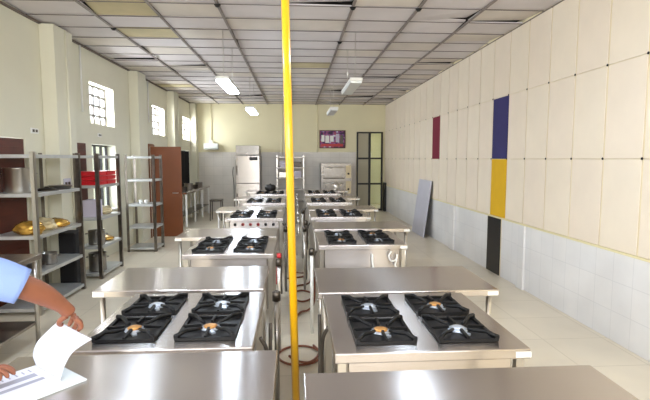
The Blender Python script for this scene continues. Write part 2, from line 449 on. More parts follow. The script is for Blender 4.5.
def make_burner(parent, x, y, z, cap):
    b = MB(); b.lathe([(0,0),(.05,0),(.052,.006),(.040,.009),(.03,.010),(0,.010)],n=20); o = b.build('burner', silver, parent, loc=(x,y,z))
    c = MB(); c.lathe([(.012,.010),(.034,.010),(.036,.015),(.026,.019),(.010,.020),(0,.020)],n=18)
    c.build('burner_cap', brass if cap else silver, o)
    e = MB(); e.bar((.0,-.04,.006),(.03,-.085,.005),.022,.010); e.build('mixing_tube', silver, o)
def make_range(w, d, knobs=False, front='plain', caps=(1,0,0,1)):
    root = thing('gas_range', 'x', 'gas range')
    b = MB(); b.box(0,w,0,d,HT-.05,HT); b.build('hob_top', steel, root, bevel=.006, seg=3)
    b = MB(); b.box(.07,w-.07,.05,.065,.3,HT-.05); b.build('front_panel', steel, root, bevel=.003)
    b = MB(); b.box(.06,.07,.07,d-.07,.3,HT-.05); b.box(w-.07,w-.06,.07,d-.07,.3,HT-.05); b.box(.07,w-.07,d-.08,d-.07,.3,HT-.05); b.box(.072,w-.072,.07,d-.08,.3,.315)
    b.build('body', steel_dull, root)
    for (x,y) in ((.035,.05),(w-.035,.05),(.035,d-.05),(w-.035,d-.05)):
        b = MB(); b.box(x-.019,x+.019,y-.019,y+.019,.03,HT-.05); b.lathe([(0,0),(.014,0),(.022,.012),(.022,.03),(0,.03)],(x,y,0),12); b.build('leg', steel_leg, root)
    i = 0
    for gy in (.085, .475):
        for gx in ((.11,.515) if w > .9 else (.075,.465)):
            b = MB(); b.box(gx+.012,gx+GW-.012,gy+.012,gy+GD-.012,HT+.0005,HT+.003)
            b.build('drip_tray', ironpan, root)
            make_burner(root, gx+GW/2, gy+GD/2, HT+.004, caps[i]); make_grate(root, gx, gy, HT+.0035); i += 1
    if knobs:
        for k, c in enumerate(knobs):
            x = .15+(w-.30)*k/(len(knobs)-1)
            b = MB(); b.lathe([(0,0),(.022,0),(.024,.006),(.019,.03),(0,.032)],n=14)
            o = b.build('control_knob', redk if c else black, root, loc=(x,.05,HT-.10), rot=(PI/2,0,0))
            e = MB(); e.box(-.004,.004,-.018,.018,.03,.037); e.build('knob_grip', black, o)
    return root
ORD = ['nearest', 'second', 'third', 'fourth', 'farthest']
RX, LX = .178, -1.06
rfY = [2.03, 4.68, 7.0, 9.4, 11.8]; rtY = [3.0, 5.78, 8.05, 10.4, 12.78]
lfY = [2.135, 4.30, 6.93, 9.35, 11.7]; ltY = [3.13, 5.27, 8.0, 10.4, 12.7]
base_r = make_range(.928, .92)
base_l = make_range(.855, .92, caps=(1,1,0,0))
knob_r = make_range(.875, .92, knobs=(0,1,1,1,0,0))
GR = 'four-burner gas ranges standing in two rows'
descR = ['nearest gas range of the right row, behind the bare foreground table', 'second gas range from the camera in the right row, white hose on its front',
         'third gas range from the camera in the right row', 'fourth gas range from the camera in the right row', 'farthest gas range of the right row, in front of the stacked oven']
descL = ['nearest gas range of the left row, beside the hand turning papers', 'second gas range from the camera in the left row, tall plain front',
         'third gas range of the left row, red and black knobs in front', 'fourth gas range from the camera in the left row', 'farthest gas range of the left row, in front of the refrigerator']
for i in range(5):
    o = base_r if i == 0 else copy_tree(base_r); o.location = (RX+(.06 if i else 0), rfY[i], 0); tag(o, 'steel '+descR[i], 'gas range', GR)
    if i == 0: sticker(o, .86-.005, 0, HT-.042); 
for i in range(5):
    if i == 2: o = knob_r
    else: o = base_l if i == 0 else copy_tree(base_l)
    o.location = (LX, lfY[i], 0); tag(o, 'steel '+descL[i], 'gas range', GR)

TR = ['bare steel table in the right foreground, nearest on the right', 'bare steel table behind the nearest range of the right row', 'steel table behind the second range of the right row',
      'steel table behind the third range of the right row', 'steel table behind the fourth range of the right row', 'steel table behind the farthest range of the right row']
TL = ['bare steel table in the left foreground with papers lying on it', 'bare steel table behind the nearest range of the left row', 'steel table behind the second range of the left row',
      'steel table behind the third range of the left row', 'steel table behind the fourth range of the left row', 'steel table behind the farthest range of the left row']
GT = 'stainless steel work tables in the two cooking rows'
t0 = make_table(1.245, .75, HT); t0.location = (.03, 1.10, 0); tag(t0, TR[0], 'work table', GT)
t1 = make_table(1.24, .70, HT); 
sticker(t1, 1.16, 0, HT-.04)
for i in range(5):
    o = t1 if i == 0 else copy_tree(t1); o.location = (.150 if i == 0 else .235, rtY[i], 0); tag(o, TR[i+1], 'work table', GT)
t2 = make_table(1.17, .74, HT); t2.location = (-1.255, 1.355, 0); tag(t2, TL[0], 'work table', GT)
t3 = make_table(1.155, .68, HT)
sticker(t3, .005, 0, HT-.04)
for i in range(5):
    o = t3 if i == 0 else copy_tree(t3); o.location = (-1.375, ltY[i], 0); tag(o, TL[i+1], 'work table', GT)

# white hose and hook on the second right range's front
m = MB(); m.tube(smooth_path([(.80,4.70,.76),(.81,4.69,.62),(.87,4.66,.44),(.98,4.6,.28),(1.02,4.62,.02)]),.011,8)
tag(m.build('white_hose', whitep), 'white hose hanging down the front of the second right range', 'hose')
m = MB(); m.tube(smooth_path([(1.0,4.69,.79),(.97,4.675,.74),(1.0,4.67,.69),(1.05,4.67,.71),(1.06,4.68,.76)]),.009,8); m.tube(smooth_path([(1.06,4.685,.70),(1.04,4.68,.64),(1.07,4.68,.61)]),.008,8)
tag(m.build('utensil_hook', whitep), 'white hook on the front of the second right range near its corner', 'hook')

# near left side table (partly behind the person)
t5 = make_table(.72, 1.1, .86); t5.location = (-3.11, 3.35, 0); tag(t5, 'steel work table at the left wall in front of the nearest rack', 'work table')
# long side counter by the left wall far back
lc = thing('side_counter', 'long steel side counter along the left wall beyond the brown door', 'counter', (-3.18, 11.95, 0))
m = MB(); m.box(0,.42,0,3.2,.84,.89); m.build('counter_top', steel, lc, bevel=.006)
for y in (.06,1.1,2.1,3.1):
    for x in (.04,.38):
        m = MB(); m.box(x-.022,x+.022,y-.022,y+.022,0,.84); m.build('leg', whitep, lc)
m = MB(); m.box(.03,.39,.05,3.12,.28,.30); m.build('undershelf', steel_dull, lc)
for k,(y,h,r) in enumerate(((.5,.12,.10),(1.1,.18,.12),(1.75,.10,.13),(2.5,.14,.11))):
    b = MB(); b.lathe([(0,0),(r*.9,0),(r,.01),(r,h),(r*1.06,h+.004),(r*.97,h+.004),(r*.95,.012),(0,.012)],n=20)
    tag(b.build('cooking_pot', (steel_dark,steel_dull)[k%2], loc=(-2.97,11.95+y,.89)), ['nearest dark','second, taller','third, widest','farthest'][k]+' cooking pot on the far side counter', 'pot', 'pots on the side counter')

# ---------------------------------------------------------------- shelf racks on the left
def rack(label, x0, x1, y0, y1, zs, group='steel shelf racks along the left wall', H=1.83):
    r = thing('shelf_rack', label, 'shelf rack', (x0, y0, 0), 0, group); w = x1-x0; d = y1-y0; s = .046
    for (x,y) in ((0,0),(w-s,0),(0,d-s),(w-s,d-s)):
        b = MB(); b.box(x,x+s,y,y+.004,0,H); b.box(x,x+.004 if x==0 else x+s,y,y+s,0,H) if x==0 else b.box(x+s-.004,x+s,y,y+s,0,H)
        b.build('post', steel_leg if (y == 0 and x > 0 and y0 < 6) else rackm, r)
    for z in zs:
        b = MB(); b.box(.005,w-.005,.005,d-.005,z-.04,z); b.build('shelf', shelfm, r, bevel=.003)
    return r
rz = (.08,.48,.90,1.37,1.80)
rack('nearest steel shelf rack, holding a big pot and gold parcels', XL+.03, -2.84, 5.22, 6.32, rz)
rack('middle steel shelf rack, holding red trays and steel pots', PF+.03, -2.82, 6.80, 7.64, rz)
rack('farthest steel shelf rack, empty shelves beside the brown door', PF+.03, -2.62, 8.78, 9.30, rz)

def pot(name, label, r, h, loc, m_=None, group=None, handles=True):
    t = thing(name, label, 'pot', loc, 0, group); mm = m_ or alu
    b = MB(); b.lathe([(0,0),(r*.94,0),(r,.012),(r,h),(r*1.04,h+.004),(r*1.04,h+.01),(r*.97,h+.008),(r*.96,.015),(0,.015)],n=32); b.build('pot_body', mm, t)
    if handles:
        for s in (-1,1):
            b = MB(); b.tube(smooth_path([(s*r,-.04,h*.8),(s*(r+.035),-.03,h*.8),(s*(r+.035),.03,h*.8),(s*r,.04,h*.8)],4),.006,6); b.build('handle', steel_dull, t)
    return t
pot('stock_pot', 'large aluminium pot on the upper shelf of the nearest rack', .15, .27, (-3.12,5.42,1.37), group=None)
# shallow lids / pans beside it
for k,(x,y,rr,lab) in enumerate(((-3.0,5.76,.13,'dark pan lid lying on the upper shelf next to the big pot'),(-2.99,6.07,.14,'shallow steel pan farther along the upper shelf from the big pot'))):
    b = MB(); b.lathe([(0,.03+.02*(1-k)),(.02,.05),(.03,.035),(rr*.6,.03),(rr,.004),(rr,0),(0,0)] if k==0 else [(0,0),(rr*.8,0),(rr,.045),(rr*1.05,.048),(rr*.96,.044),(rr*.76,.006),(0,.006)],n=24)
    tag(b.build('pan_lid' if k==0 else 'shallow_pan', steel_dark if k==0 else steel_dull, loc=(x,y,1.37)), lab, 'lid' if k==0 else 'pan')
def parcel(name, label, c, s, m_, seed, group):
    random.seed(seed); b = MB()
    r = bmesh.ops.create_icosphere(b.bm, subdivisions=4, radius=1)
    from mathutils import noise
    for v in r['verts']:
        p = v.co.copy(); q = noise.noise(p*2.2+Vector((seed,0,0)))*.22 + noise.noise(p*6+Vector((0,seed,0)))*.08
        p = p*(1+q)
        p = Vector((p.x, p.y, max(p.z,-.72)))
        v.co = Vector((p.x*s[0], p.y*s[1], (p.z+.72)*s[2]/1.72))
    for f in b.bm.faces: f.smooth = True
    return tag(b.build(name, m_, loc=c), label, 'parcel', group)
gp = 'wrapped parcels on the middle shelf of the nearest rack'
parcel('wrapped_parcel', 'gold wrapped parcel under the big pot, nearest on its shelf', (-3.02,5.38,.90), (.16,.13,.15), goldm, 3, gp)
parcel('wrapped_parcel', 'cloudy cream wrapped parcel between two gold ones', (-3.02,5.67,.90), (.14,.125,.15), clearm, 5, gp)
parcel('wrapped_parcel', 'gold wrapped parcel, farthest along the middle shelf', (-3.00,5.95,.90), (.14,.13,.11), goldm, 9, gp)
pot('small_pot', 'small steel pot on the low shelf of the nearest rack', .085, .13, (-2.99,5.72,.48), steel_dull)
b = MB(); b.lathe([(0,0),(.06,0),(.10,.05),(.104,.052),(.095,.05),(.055,.006),(0,.006)],n=20)
tag(b.build('steel_bowl', steel_dull, loc=(-3.0,5.45,.48)), 'steel bowl beside the small pot on the nearest rack', 'bowl')
# black box behind
m = MB(); m.box(-3.19,-2.965,6.335,6.62,.0,.76); 
tag(m.build('storage_bin', blackm, bevel=.02), 'tall black bin standing between the nearest and middle racks', 'bin')
# rack 2 contents
zt = 1.37
for k in range(3):
    for j in range(2):
        z = 1.375+k*.068 - .0; t = MB()
        yy0 = 6.87+j*.36
        t.box(-3.12,-2.86,yy0,yy0+.33,0,.052); t.box(-3.135,-2.845,yy0-.012,yy0+.342,.05,.062)
        tag(t.build('red_tray', redm, bevel=.014, seg=3, loc=(0,0,z-.004)), ['lowest','middle','topmost'][k]+' red tray in the '+['nearer','farther'][j]+' stack on the middle rack', 'tray', 'red trays stacked on the middle rack')
m = MB(); m.box(-3.1,-2.9,6.9,7.1,.90,1.15); tag(m.build('cardboard_carton', lilac, bevel=.006), 'pale lilac carton on the middle rack below the red trays', 'box')
parcel('wrapped_bundle', 'tan bundle beside the lilac carton on the middle rack', (-2.99,7.36,.90), (.12,.14,.13), clearm, 12, None)
pot('stock_pot', 'steel pot below the lilac carton on the middle rack', .115, .20, (-2.97,7.02,.48), steel_dull)
pot('stock_pot', 'steel pot on the bottom shelf of the middle rack', .12, .26, (-2.97,7.02,.08), steel_dull)
parcel('wrapped_bundle', 'tan bundle lying on the low shelf of the middle rack', (-2.99,7.38,.48), (.12,.13,.07), goldm, 15, None)
for k in range(2):
    b = MB(); b.lathe([(0,0),(.028,0),(.036,.075),(.033,.075),(.026,.004),(0,.004)],n=16)
    tag(b.build('steel_cup', whitep, loc=(-2.84-.1*k,8.95,.90)), ['right','left'][k]+' pale cup on the middle shelf of the farthest rack', 'cup', 'cups on the farthest rack')

# ---------------------------------------------------------------- back of the room
# refrigerator
fr_ = thing('refrigerator', 'tall stainless steel upright refrigerator against the back wall', 'refrigerator', (-1.86, 14.55, 0))
m = MB(); m.box(0,.76,.03,.85,.08,1.86); m.build('cabinet', steel_dull, fr_, bevel=.006)
m = MB(); m.box(.02,.74,0,.8,1.88,2.17); m.build('top_panel', steel_dull, fr_, bevel=.006)
m = MB(); m.box(.44,.70,-.038,-.031,1.71,1.81); m.build('display', black, fr_)
for k,(a,b_) in enumerate(((1.0,1.85),(.12,.98))):
    m = MB(); m.box(.01,.75,-.03,.028,a,b_); d = m.build('door', steel, fr_, bevel=.008)
    m = MB(); m.tube(smooth_path([(.05,-.03,a+.25),(.05,-.075,a+.28),(.05,-.075,a+.52),(.05,-.03,a+.55)],4),.011,8); m.build('handle', steel_dark, d)
for x in (.06,.70):
    for y in (.1,.78):
        m = MB(); m.lathe([(0,0),(.03,0),(.03,.08),(0,.08)],(x,y,0),12); m.build('foot', blackm, fr_)
m = MB(); m.tube(smooth_path([(-1.93,14.6,1.5),(-1.95,14.6,1.3),(-1.93,14.65,1.0),(-1.93,14.7,.3),(-1.92,14.75,.02)]),.010,8)
tag(m.build('power_cable', blackm), 'black cable hanging down the left side of the refrigerator', 'cable')
# trolley rack behind the yellow pipe
tr = thing('tray_trolley', 'open steel tray trolley against the back wall behind the yellow pipe', 'trolley', (-.60, 14.9, 0))
for x in (.0,.86):
    for y in (0,.42):
        m = MB(); m.box(x,x+.035,y,y+.035,.1,1.86); m.build('post', steel_leg, tr)
        m = MB(); m.tube([(x+.017,y+.0,.05),(x+.017,y+.035,.05)],.05,14); m.build('castor', blackm, tr)
for z in (.35,.75,1.12,1.45,1.78):
    m = MB(); m.box(.0,.895,.0,.455,z,z+.03); m.build('shelf', steel_dull, tr)
for k,(x,z,w,h,mm,lab) in enumerate(((.08,1.15,.34,.18,alu,'steel box on the left of the tray trolley'),(.5,1.15,.3,.22,lilac,'pale box right on the tray trolley behind the pipe'),(.1,1.48,.3,.2,lilac,'pale box upper left on the tray trolley'),(.52,1.48,.28,.18,steel_dark,'dark box upper right on the tray trolley'))):
    m = MB(); m.box(-.6+x,-.6+x+w,14.95,15.25,z+.001,z+h); tag(m.build('storage_box', mm, bevel=.01), lab, 'box', 'boxes on the tray trolley')
# double deck oven
ov = thing('deck_oven', 'two-deck stainless oven on a stand against the back wall', 'oven', (.83, 14.75, 0))
m = MB(); m.box(0,1.0,.0,.7,.56,1.62); m.build('casing', steel_dull, ov, bevel=.01)
for z in (.62,1.12):
    m = MB(); m.box(.07,.76,-.03,-.001,z+.05,z+.40); d = m.build('door', steel_dull, ov, bevel=.008)
    m = MB(); m.tube([(.12,-.06,z+.36),(.71,-.06,z+.36)],.012,8); m.box(.13,.15,-.055,-.03,z+.35,z+.37); m.box(.68,.70,-.055,-.03,z+.35,z+.37); m.build('handle', steel_leg, d)
    m = MB(); m.box(.07,.76,-.012,-.001,z-.005,z+.03); m.build('vent_strip', steel_dark, ov)
    m = MB(); m.box(.80,.97,-.012,-.001,z+.02,z+.42); c = m.build('control_panel', mat('oven_panel',(186,172,142),.4,.5), ov)
    m = MB(); m.lathe([(0,0),(.035,0),(.03,.03),(0,.03)],n=14); m.build('knob', black, c, loc=(.885,-.012,z+.16), rot=(PI/2,0,0))
for x in (.05,.95):
    for y in (.05,.65):
        m = MB(); m.box(x-.025,x+.025,y-.025,y+.025,0,.56); m.build('leg', steel_leg, ov)
b = MB(); b.lathe([(0,0),(.07,0),(.08,.01),(.08,.16),(.05,.2),(.03,.22),(.03,.26),(0,.26)],n=16)
tag(b.build('steel_jug', alu, loc=(1.17,12.96,HT)), 'small bright jug standing in front of the stacked oven', 'jug')
# poster
pm = bpy.data.materials.new('poster_print'); pm.use_nodes = True; N = pm.node_tree.nodes; L = pm.node_tree.links
tc = N.new('ShaderNodeTexCoord'); vo = N.new('ShaderNodeTexNoise'); vo.inputs['Scale'].default_value = 9; vo.inputs['Detail'].default_value = 2
rp = N.new('ShaderNodeValToRGB'); L.new(tc.outputs['Object'], vo.inputs['Vector']); L.new(vo.outputs['Fac'], rp.inputs['Fac'])
e = rp.color_ramp.elements; e[0].position = .36; e[0].color = lin((58,26,66)); e[1].position = .62; e[1].color = lin((236,224,236))
for p_, c_ in ((.44,(120,60,140)),(.5,(176,66,84)),(.55,(120,110,170))): q = e.new(p_); q.color = lin(c_)
rp.color_ramp.interpolation = 'CONSTANT'
L.new(rp.outputs[0], N['Principled BSDF'].inputs['Base Color'])
po = thing('framed_poster', 'framed purple and red poster on the back wall above the oven', 'poster', (.82, YB-.001, 2.11))
m = MB(); m.box(.03,.85,-.02,-.012,.03,.57); m.build('print', pm, po)
m = MB(); m.box(0,.88,-.03,0,0,.03); m.box(0,.88,-.03,0,.57,.6); m.box(0,.03,-.03,0,.03,.57); m.box(.85,.88,-.03,0,.03,.57); m.build('frame', brownd, po)
for i,(x,w,z,h,mm) in enumerate(((.07,.1,.22,.22,whitep),(.2,.13,.18,.24,whitep),(.36,.12,.22,.2,whitep),(.55,.12,.2,.28,lilac),(.06,.74,.06,.09,redk),(.7,.1,.14,.3,steel_dark))):
    m = MB(); m.box(x,x+w,-.0225,-.0201,z,z+h); m.build('printed_patch', mm, po)
# wall unit and conduits in far left corner
m = MB(); m.box(-2.98,-2.52,YB-.2,YB-.025,2.06,2.26); m.box(-2.95,-2.55,YB-.22,YB-.2,2.1,2.13); m.box(-2.8,-2.7,YB-.16,YB-.06,2.26,2.36)
wu = tag(m.build('air_unit', mat('grey_green_unit',(206,210,206),.5), bevel=.015), 'pale grey unit mounted high on the back wall near the left corner', 'wall unit')
for k,(x,z0,z1,lab) in enumerate(((-2.75,2.37,CH,'thin conduit from the wall unit up to the ceiling'),(-2.6,1.99,2.05,'thin conduit dropping below the wall unit'),(-.42,1.9,CH,'thin conduit on the back wall behind the yellow pipe'),(-.22,1.9,CH,'second thin conduit on the back wall behind the yellow pipe'),(.75,1.98,CH,'thin conduit running up left of the poster'))):
    m = MB(); m.tube([(x,YB-.03,z0),(x,YB-.03,z1)],.012,8); tag(m.build('conduit', wallB), lab, 'conduit')
for (x,y,z0,z1,lab) in ((PF+.012,6.80,0.9,CH-.02,'pale pipe down the face of the nearest left pilaster'),(XL+.012,7.65,2.5,CH-.02,'short white conduit on the left wall before the first window'),(XL+.012,11.0,2.6,CH-.02,'white conduit on the left wall before the second window'),(PF+.012,12.95,2.2,CH-.02,'pale pipe down the far left pilaster')):
    m = MB(); m.tube([(x,y,z0),(x,y,z1)],.016,8); tag(m.build('conduit', whitep if 'white' in lab else wallL), lab, 'conduit')
for (x,y,z,w,h,lab,mm) in ((XL+.0,6.18,2.08,.17,.07,'small switch plate high on the left wall near the first pilaster',whitep),(XL,8.2,2.13,.14,.06,'small switch plate on the left wall under the first high window',whitep),(PF,6.56,1.28,.2,.2,'grey socket plate on the nearest left pilaster behind the rack',boardm)):
    p = thing('switch_plate', lab, 'switch', (x,y,z)); 
    m = MB(); m.box(0,.012,0,w,0,h); m.build('plate', mm, p, bevel=.003)
    for k in (0,1):
        m = MB(); m.box(.012,.018,w*(.15+.42*k),w*(.15+.42*k)+w*.25,h*.25,h*.75); m.build('switch', steel_dark, p)

# ceiling lights
def lamp(label, x, y0, on, z=2.82, rz=0):
    t = thing('hanging_light', label, 'ceiling light', (x,y0,z), rz, 'tube lights hung below the ceiling')
    m = MB(); m.box(-.09,.09,0,1.25,.03,.075); m.build('housing', whitep, t, bevel=.008)
    m = MB(); m.box(-.08,.08,.02,1.23,.0,.03); m.build('diffuser', lampw if on else lampoff, t)
    for y in (.15,1.1):
        m = MB(); m.tube([(0,y,.075),(0,y,CH-z-.01)],.004,6); m.build('hanger', steel_leg, t)
lamp('lit tube light hanging on the left, halfway down the room', -1.0, 6.56, True)
lamp('lit tube light hanging on the left, near the back wall', -.98, 10.2, True)
lamp('pale unlit tube light hanging on the right, halfway down the room', .87, 6.56, False)
lamp('unlit tube light hanging on the right, near the back wall', .87, 10.25, False)
lamp('lit tube light at the very top of the picture, right side', 1.1, 2.37, True, 3.0)
lamp('lit tube light above the left foreground table', -1.4, 2.3, True, 3.0)

# leaning board
lb = thing('leaning_board', 'grey board leaning against the tiled dado of the right wall', 'board', (2.84,10.0,0))
ang = math.atan2(.165,1.27); m = MB(); m.box(0,.025,0,.98,0,1.28); o = m.build('board_face', boardm, lb, bevel=.003, rot=(0,ang,0))
m = MB(); m.box(.026,.036,.0,.98,0.01,1.27); m.build('shade_backing', blackm, o)  # black sheet standing in for the shade between board and wall

# ---------------------------------------------------------------- yellow pipe and gas lines
m = MB(); m.tube([(.006,2.5,0),(-.067,2.5,CH)],.0215,20)
yp = tag(m.build('gas_pipe', yellowp), 'bright yellow vertical gas pipe between the two rows of ranges', 'pipe')
m = MB(); m.lathe([(0,.0),(.06,0),(.06,.012),(.026,.014),(0,.014)],(.006,2.5,0),16); m.build('floor_flange', yellowp, yp)
# low manifold pipe on stands
mf = thing('gas_manifold', 'low steel gas pipe run on stands between the two rows', 'pipe', (-.02, 6.2, 0))
m = MB(); m.tube([(0,0,.62),(0,6.6,.62)],.024,14); m.build('main_pipe', steel_dull, mf)
for y in (.1,2.2,4.3,6.4):
    m = MB(); m.tube([(0,y,0),(0,y,.60)],.018,10); m.box(-.06,.06,y-.06,y+.06,0,.012); m.build('stand', steel_leg, mf)
vy = [.3,.7,1.2,1.7,2.6,3.1,3.7,4.6,5.4,6.1]
for k,y in enumerate(vy):
    s = 1 if k%2 else -1
    m = MB(); m.tube([(0,y,.62),(s*.07,y,.62),(s*.07,y,.80)],.014,10); m.lathe([(0,.78),(.024,.78),(.024,.83),(0,.83)],(s*.07,y,0),12); v = m.build('valve', steel_leg, mf)
    m = MB(); m.bar((s*.07,y-.01,.85),(s*.07,y+.09,.86),.02,.012); m.build('valve_lever', redk if k in (0,4) else black, v)
m = MB(); m.tube(smooth_path([(-.15,4.12,.84),(-.155,4.11,.74),(-.16,4.11,.62)]),.02,10); m.lathe([(0,0),(.02,0),(.02,.05),(0,.05)],(-.15,4.12,.85),10)
tag(m.build('gas_lighter', redk), 'red hose fitting hanging on the pipe by the second left range', 'gas fitting')
# hoses from manifold to ranges
hn = 0
hoses = [(-.205,2.60,1),(-.205,4.9,1),(-.205,7.4,1),(-.205,9.8,1),(.20,2.75,0),(.235,5.1,0),(.235,7.4,0),(.235,9.8,0)]
hl = ['nearest','second','third','farthest']
for k,(x,y,s) in enumerate(hoses):
    q = .035 if s else -.035
    pts = [(x,y,.72),(x+q,y+.02,.62),(x+q,y+.1,.34),(x+q*1.3,y+.22,.24),(x+q,y+.34,.36),(x+q,y+.40,.66)]
    m = MB(); m.tube(smooth_path(pts),.012,8)
    tag(m.build('gas_hose', braid), 'braided gas hose on the aisle side of the '+hl[k%4]+(' left' if s else ' right')+' range', 'gas hose', 'braided gas hoses between the rows')
for k,(x,y) in enumerate(((-.13,3.04),(-.15,4.05),(-.13,6.0),(-.13,8.1),(.16,4.5),(.12,6.0),(.15,6.6),(.13,8.0))):
    m = MB(); m.tube([(x,y,0),(x,y,.80)],.017,10); p = m.build('riser_pipe', whitep if k == 4 else (steel_leg if k%2 else steel_dull))
    m = MB(); m.lathe([(0,.80),(.028,.80),(.028,.86),(.012,.87),(0,.87)],(x,y,0),12); m.build('pipe_cap', steel_dark, p)
    tag(p, ('upright white gas riser, ' if k == 4 else 'upright steel gas riser, ')+['nearest on the left side','second on the left side','third on the left side','farthest on the left side','nearest on the right side','second on the right side','third on the right side','farthest on the right side'][k]+' of the aisle', 'pipe', 'upright gas risers in the aisle')
# brown hoses on the floor
m = MB(); m.tube([(.03+ .19*math.cos(a), 3.96+.2*math.sin(a), .014+.0) for a in [2*PI*i/40 for i in range(40)]],.0105,8,closed=True)
m.tube(smooth_path([(.16,4.12,.034),(.205,3.95,.034),(.12,3.77,.034),(.0,3.80,.034),(-.06,3.9,.034)]),.0105,8)
tag(m.build('floor_hose', hosem), 'brown rubber hose coiled on the floor around the foot of the pipe', 'hose')
m = MB(); m.tube(smooth_path([(.0,4.95,.014),(.06,5.12,.014),(.14,5.18,.014),(.21,5.2,.1),(.22,5.2,.4)]),.0115,8)
tag(m.build('floor_hose', hosem), 'brown hose arching from the aisle floor up to a right range', 'hose')
m = MB(); m.tube(smooth_path([(-.02,5.6,.014),(.08,5.5,.014),(.19,5.62,.014),(.2,5.85,.014),(.08,5.98,.014),(-.06,5.9,.014),(.02,6.2,.014),(.2,6.3,.05),(.22,6.35,.4)]),.012,8)
tag(m.build('floor_hose', hosem), 'brown hose looped on the aisle floor beyond the arching hose', 'hose')
m = MB(); m.tube(smooth_path([(-.12,6.6,.014),(.1,6.7,.014),(.16,6.9,.014),(0,7.0,.014),(-.1,7.2,.2),(-.08,7.25,.6)]),.012,8)
tag(m.build('floor_hose', hosem), 'brown hose farthest back on the aisle floor', 'hose')
# small metal clips on floor near hose
# wok on farthest left range
b = MB(); b.lathe([(0,0),(.09,0),(.14,.04),(.15,.10),(.13,.15),(.10,.17),(.03,.18),(.02,.2),(0,.2)],n=24)
tag(b.build('black_pot', black, loc=(-.66,12.30,HT+.04)), 'black pot on the farthest left range beside the refrigerator', 'pot')
# dark chair shape near far counter
ch = thing('metal_stool', 'dark low stool standing left of the far tables by the refrigerator', 'stool', (-2.25,13.3,0))
m = MB(); m.box(-.17,.17,-.17,.17,.55,.6); m.build('seat', steel_dark, ch, bevel=.01)
for x in (-.14,.14):
    for y in (-.14,.14):
        m = MB(); m.tube([(x*1.15,y*1.15,0),(x,y,.55)],.014,8); m.build('leg', steel_dark, ch)

# ---------------------------------------------------------------- papers
S1 = Vector((-1.10,1.955,0)); S2 = Vector((-.935,1.82,0)); dS = (S2-S1).normalized(); dD = Vector((-dS.y*-1, dS.x*-1, 0)); dD = Vector((dS.y, -dS.x, 0))
if dD.y > 0: dD = -dD
ZP = HT+.002
fo = MB()
A = S1-dD*.07-dS*.03; B = S2-dD*.075+dS*.06; C_ = B+dD*.37; D_ = A+dD*.37
def slab(b, P, z0, z1):
    v = [b.bm.verts.new((p.x,p.y,z0)) for p in P]; w = [b.bm.verts.new((p.x,p.y,z1)) for p in P]
    F = [b.bm.faces.new(v[::-1]), b.bm.faces.new(w)]+[b.bm.faces.new((v[i],v[(i+1)%4],w[(i+1)%4],w[i])) for i in range(4)]; b._m(F)
slab(fo,[A,B,C_,D_],ZP,ZP+.006)
tag(fo.build('clear_folder', folderm), 'pale plastic folder lying under the papers on the left table', 'folder')
st = thing('document_stack', 'stapled white printed pages, top sheet lifted by a hand', 'papers', (0,0,0))
b = MB(); slab(b,[S1,S2,S2+dD*.297,S1+dD*.297],ZP+.007,ZP+.016); b.build('page_block', paper, st)
b = MB()
wv = (S2-S1)
def blk(u0,u1,v0,v1):
    P = [S1+wv*u+dD*v*.297 for u,v in ((u0,v0),(u1,v0),(u1,v1),(u0,v1))]; b.poly([(p.x,p.y,ZP+.0165) for p in P])
blk(.32,.50,.12,.85); blk(.62,.74,.1,.9)
for k in range(9): blk(.08+.02*(k%2),.24,.12+.085*k,.14+.085*k)
b.build('printed_table', printm, st)
b = MB(); nu, nv = 6, 16
def prof(pts,t):
    t = t*(len(pts)-1); i = min(int(t),len(pts)-2); f = t-i
    P = [Vector(p) for p in pts]; P = [2*P[0]-P[1]]+P+[2*P[-1]-P[-2]]; i += 1
    a,bb,c,d = P[i-1],P[i],P[i+1],P[i+2]; return .5*((2*bb)+(c-a)*f+(2*a-5*bb+4*c-d)*f*f+(3*bb-a-3*c+d)*f**3)
Lp = [(-1.10,1.955,ZP+.017),(-1.115,1.965,.925),(-1.09,1.97,.985),(-.995,1.945,1.072)]
Rp = [(-.935,1.82,ZP+.017),(-.925,1.84,.925),(-.885,1.83,.985),(-.792,1.79,1.052)]
G = [[prof(Lp,j/nv).lerp(prof(Rp,j/nv),i/nu) for i in range(nu+1)] for j in range(nv+1)]
V = [[b.bm.verts.new(p) for p in r] for r in G]
for j in range(nv):
    for i in range(nu): f = b.bm.faces.new((V[j][i],V[j][i+1],V[j+1][i+1],V[j+1][i])); f.smooth = True
b.build('lifted_page', paper, st, solid=.0012)

# ---------------------------------------------------------------- person
def skin_mesh(name, verts, edges, radii, m_, parent=None, sub=2, root=0):
    me = bpy.data.meshes.new(name+'_cage'); me.from_pydata([tuple(v) for v in verts], edges, [])
    o = bpy.data.objects.new(name+'_cage', me); col.objects.link(o)
    md = o.modifiers.new('s','SKIN'); md.use_smooth_shade = True
    sv = me.skin_vertices[0].data if me.skin_vertices else None
    if sv is None:
        bm = bmesh.new(); bm.from_mesh(me); bm.verts.layers.skin.verify(); bm.to_mesh(me); bm.free(); sv = me.skin_vertices[0].data
    for i, r in enumerate(radii):
        sv[i].radius = r if isinstance(r, tuple) else (r, r); sv[i].use_root = (i == root)
    ss = o.modifiers.new('ss','SUBSURF'); ss.levels = sub; ss.render_levels = sub
    dg = bpy.context.evaluated_depsgraph_get(); dg.update()
    ev = o.evaluated_get(dg); nm = bpy.data.meshes.new_from_object(ev); nm.name = name
    bpy.data.objects.remove(o)
    nm.materials.clear(); nm.materials.append(m_)
    for p in nm.polygons: p.use_smooth = True
    q = bpy.data.objects.new(name, nm); col.objects.link(q)
    if parent: q.parent = parent
    return q
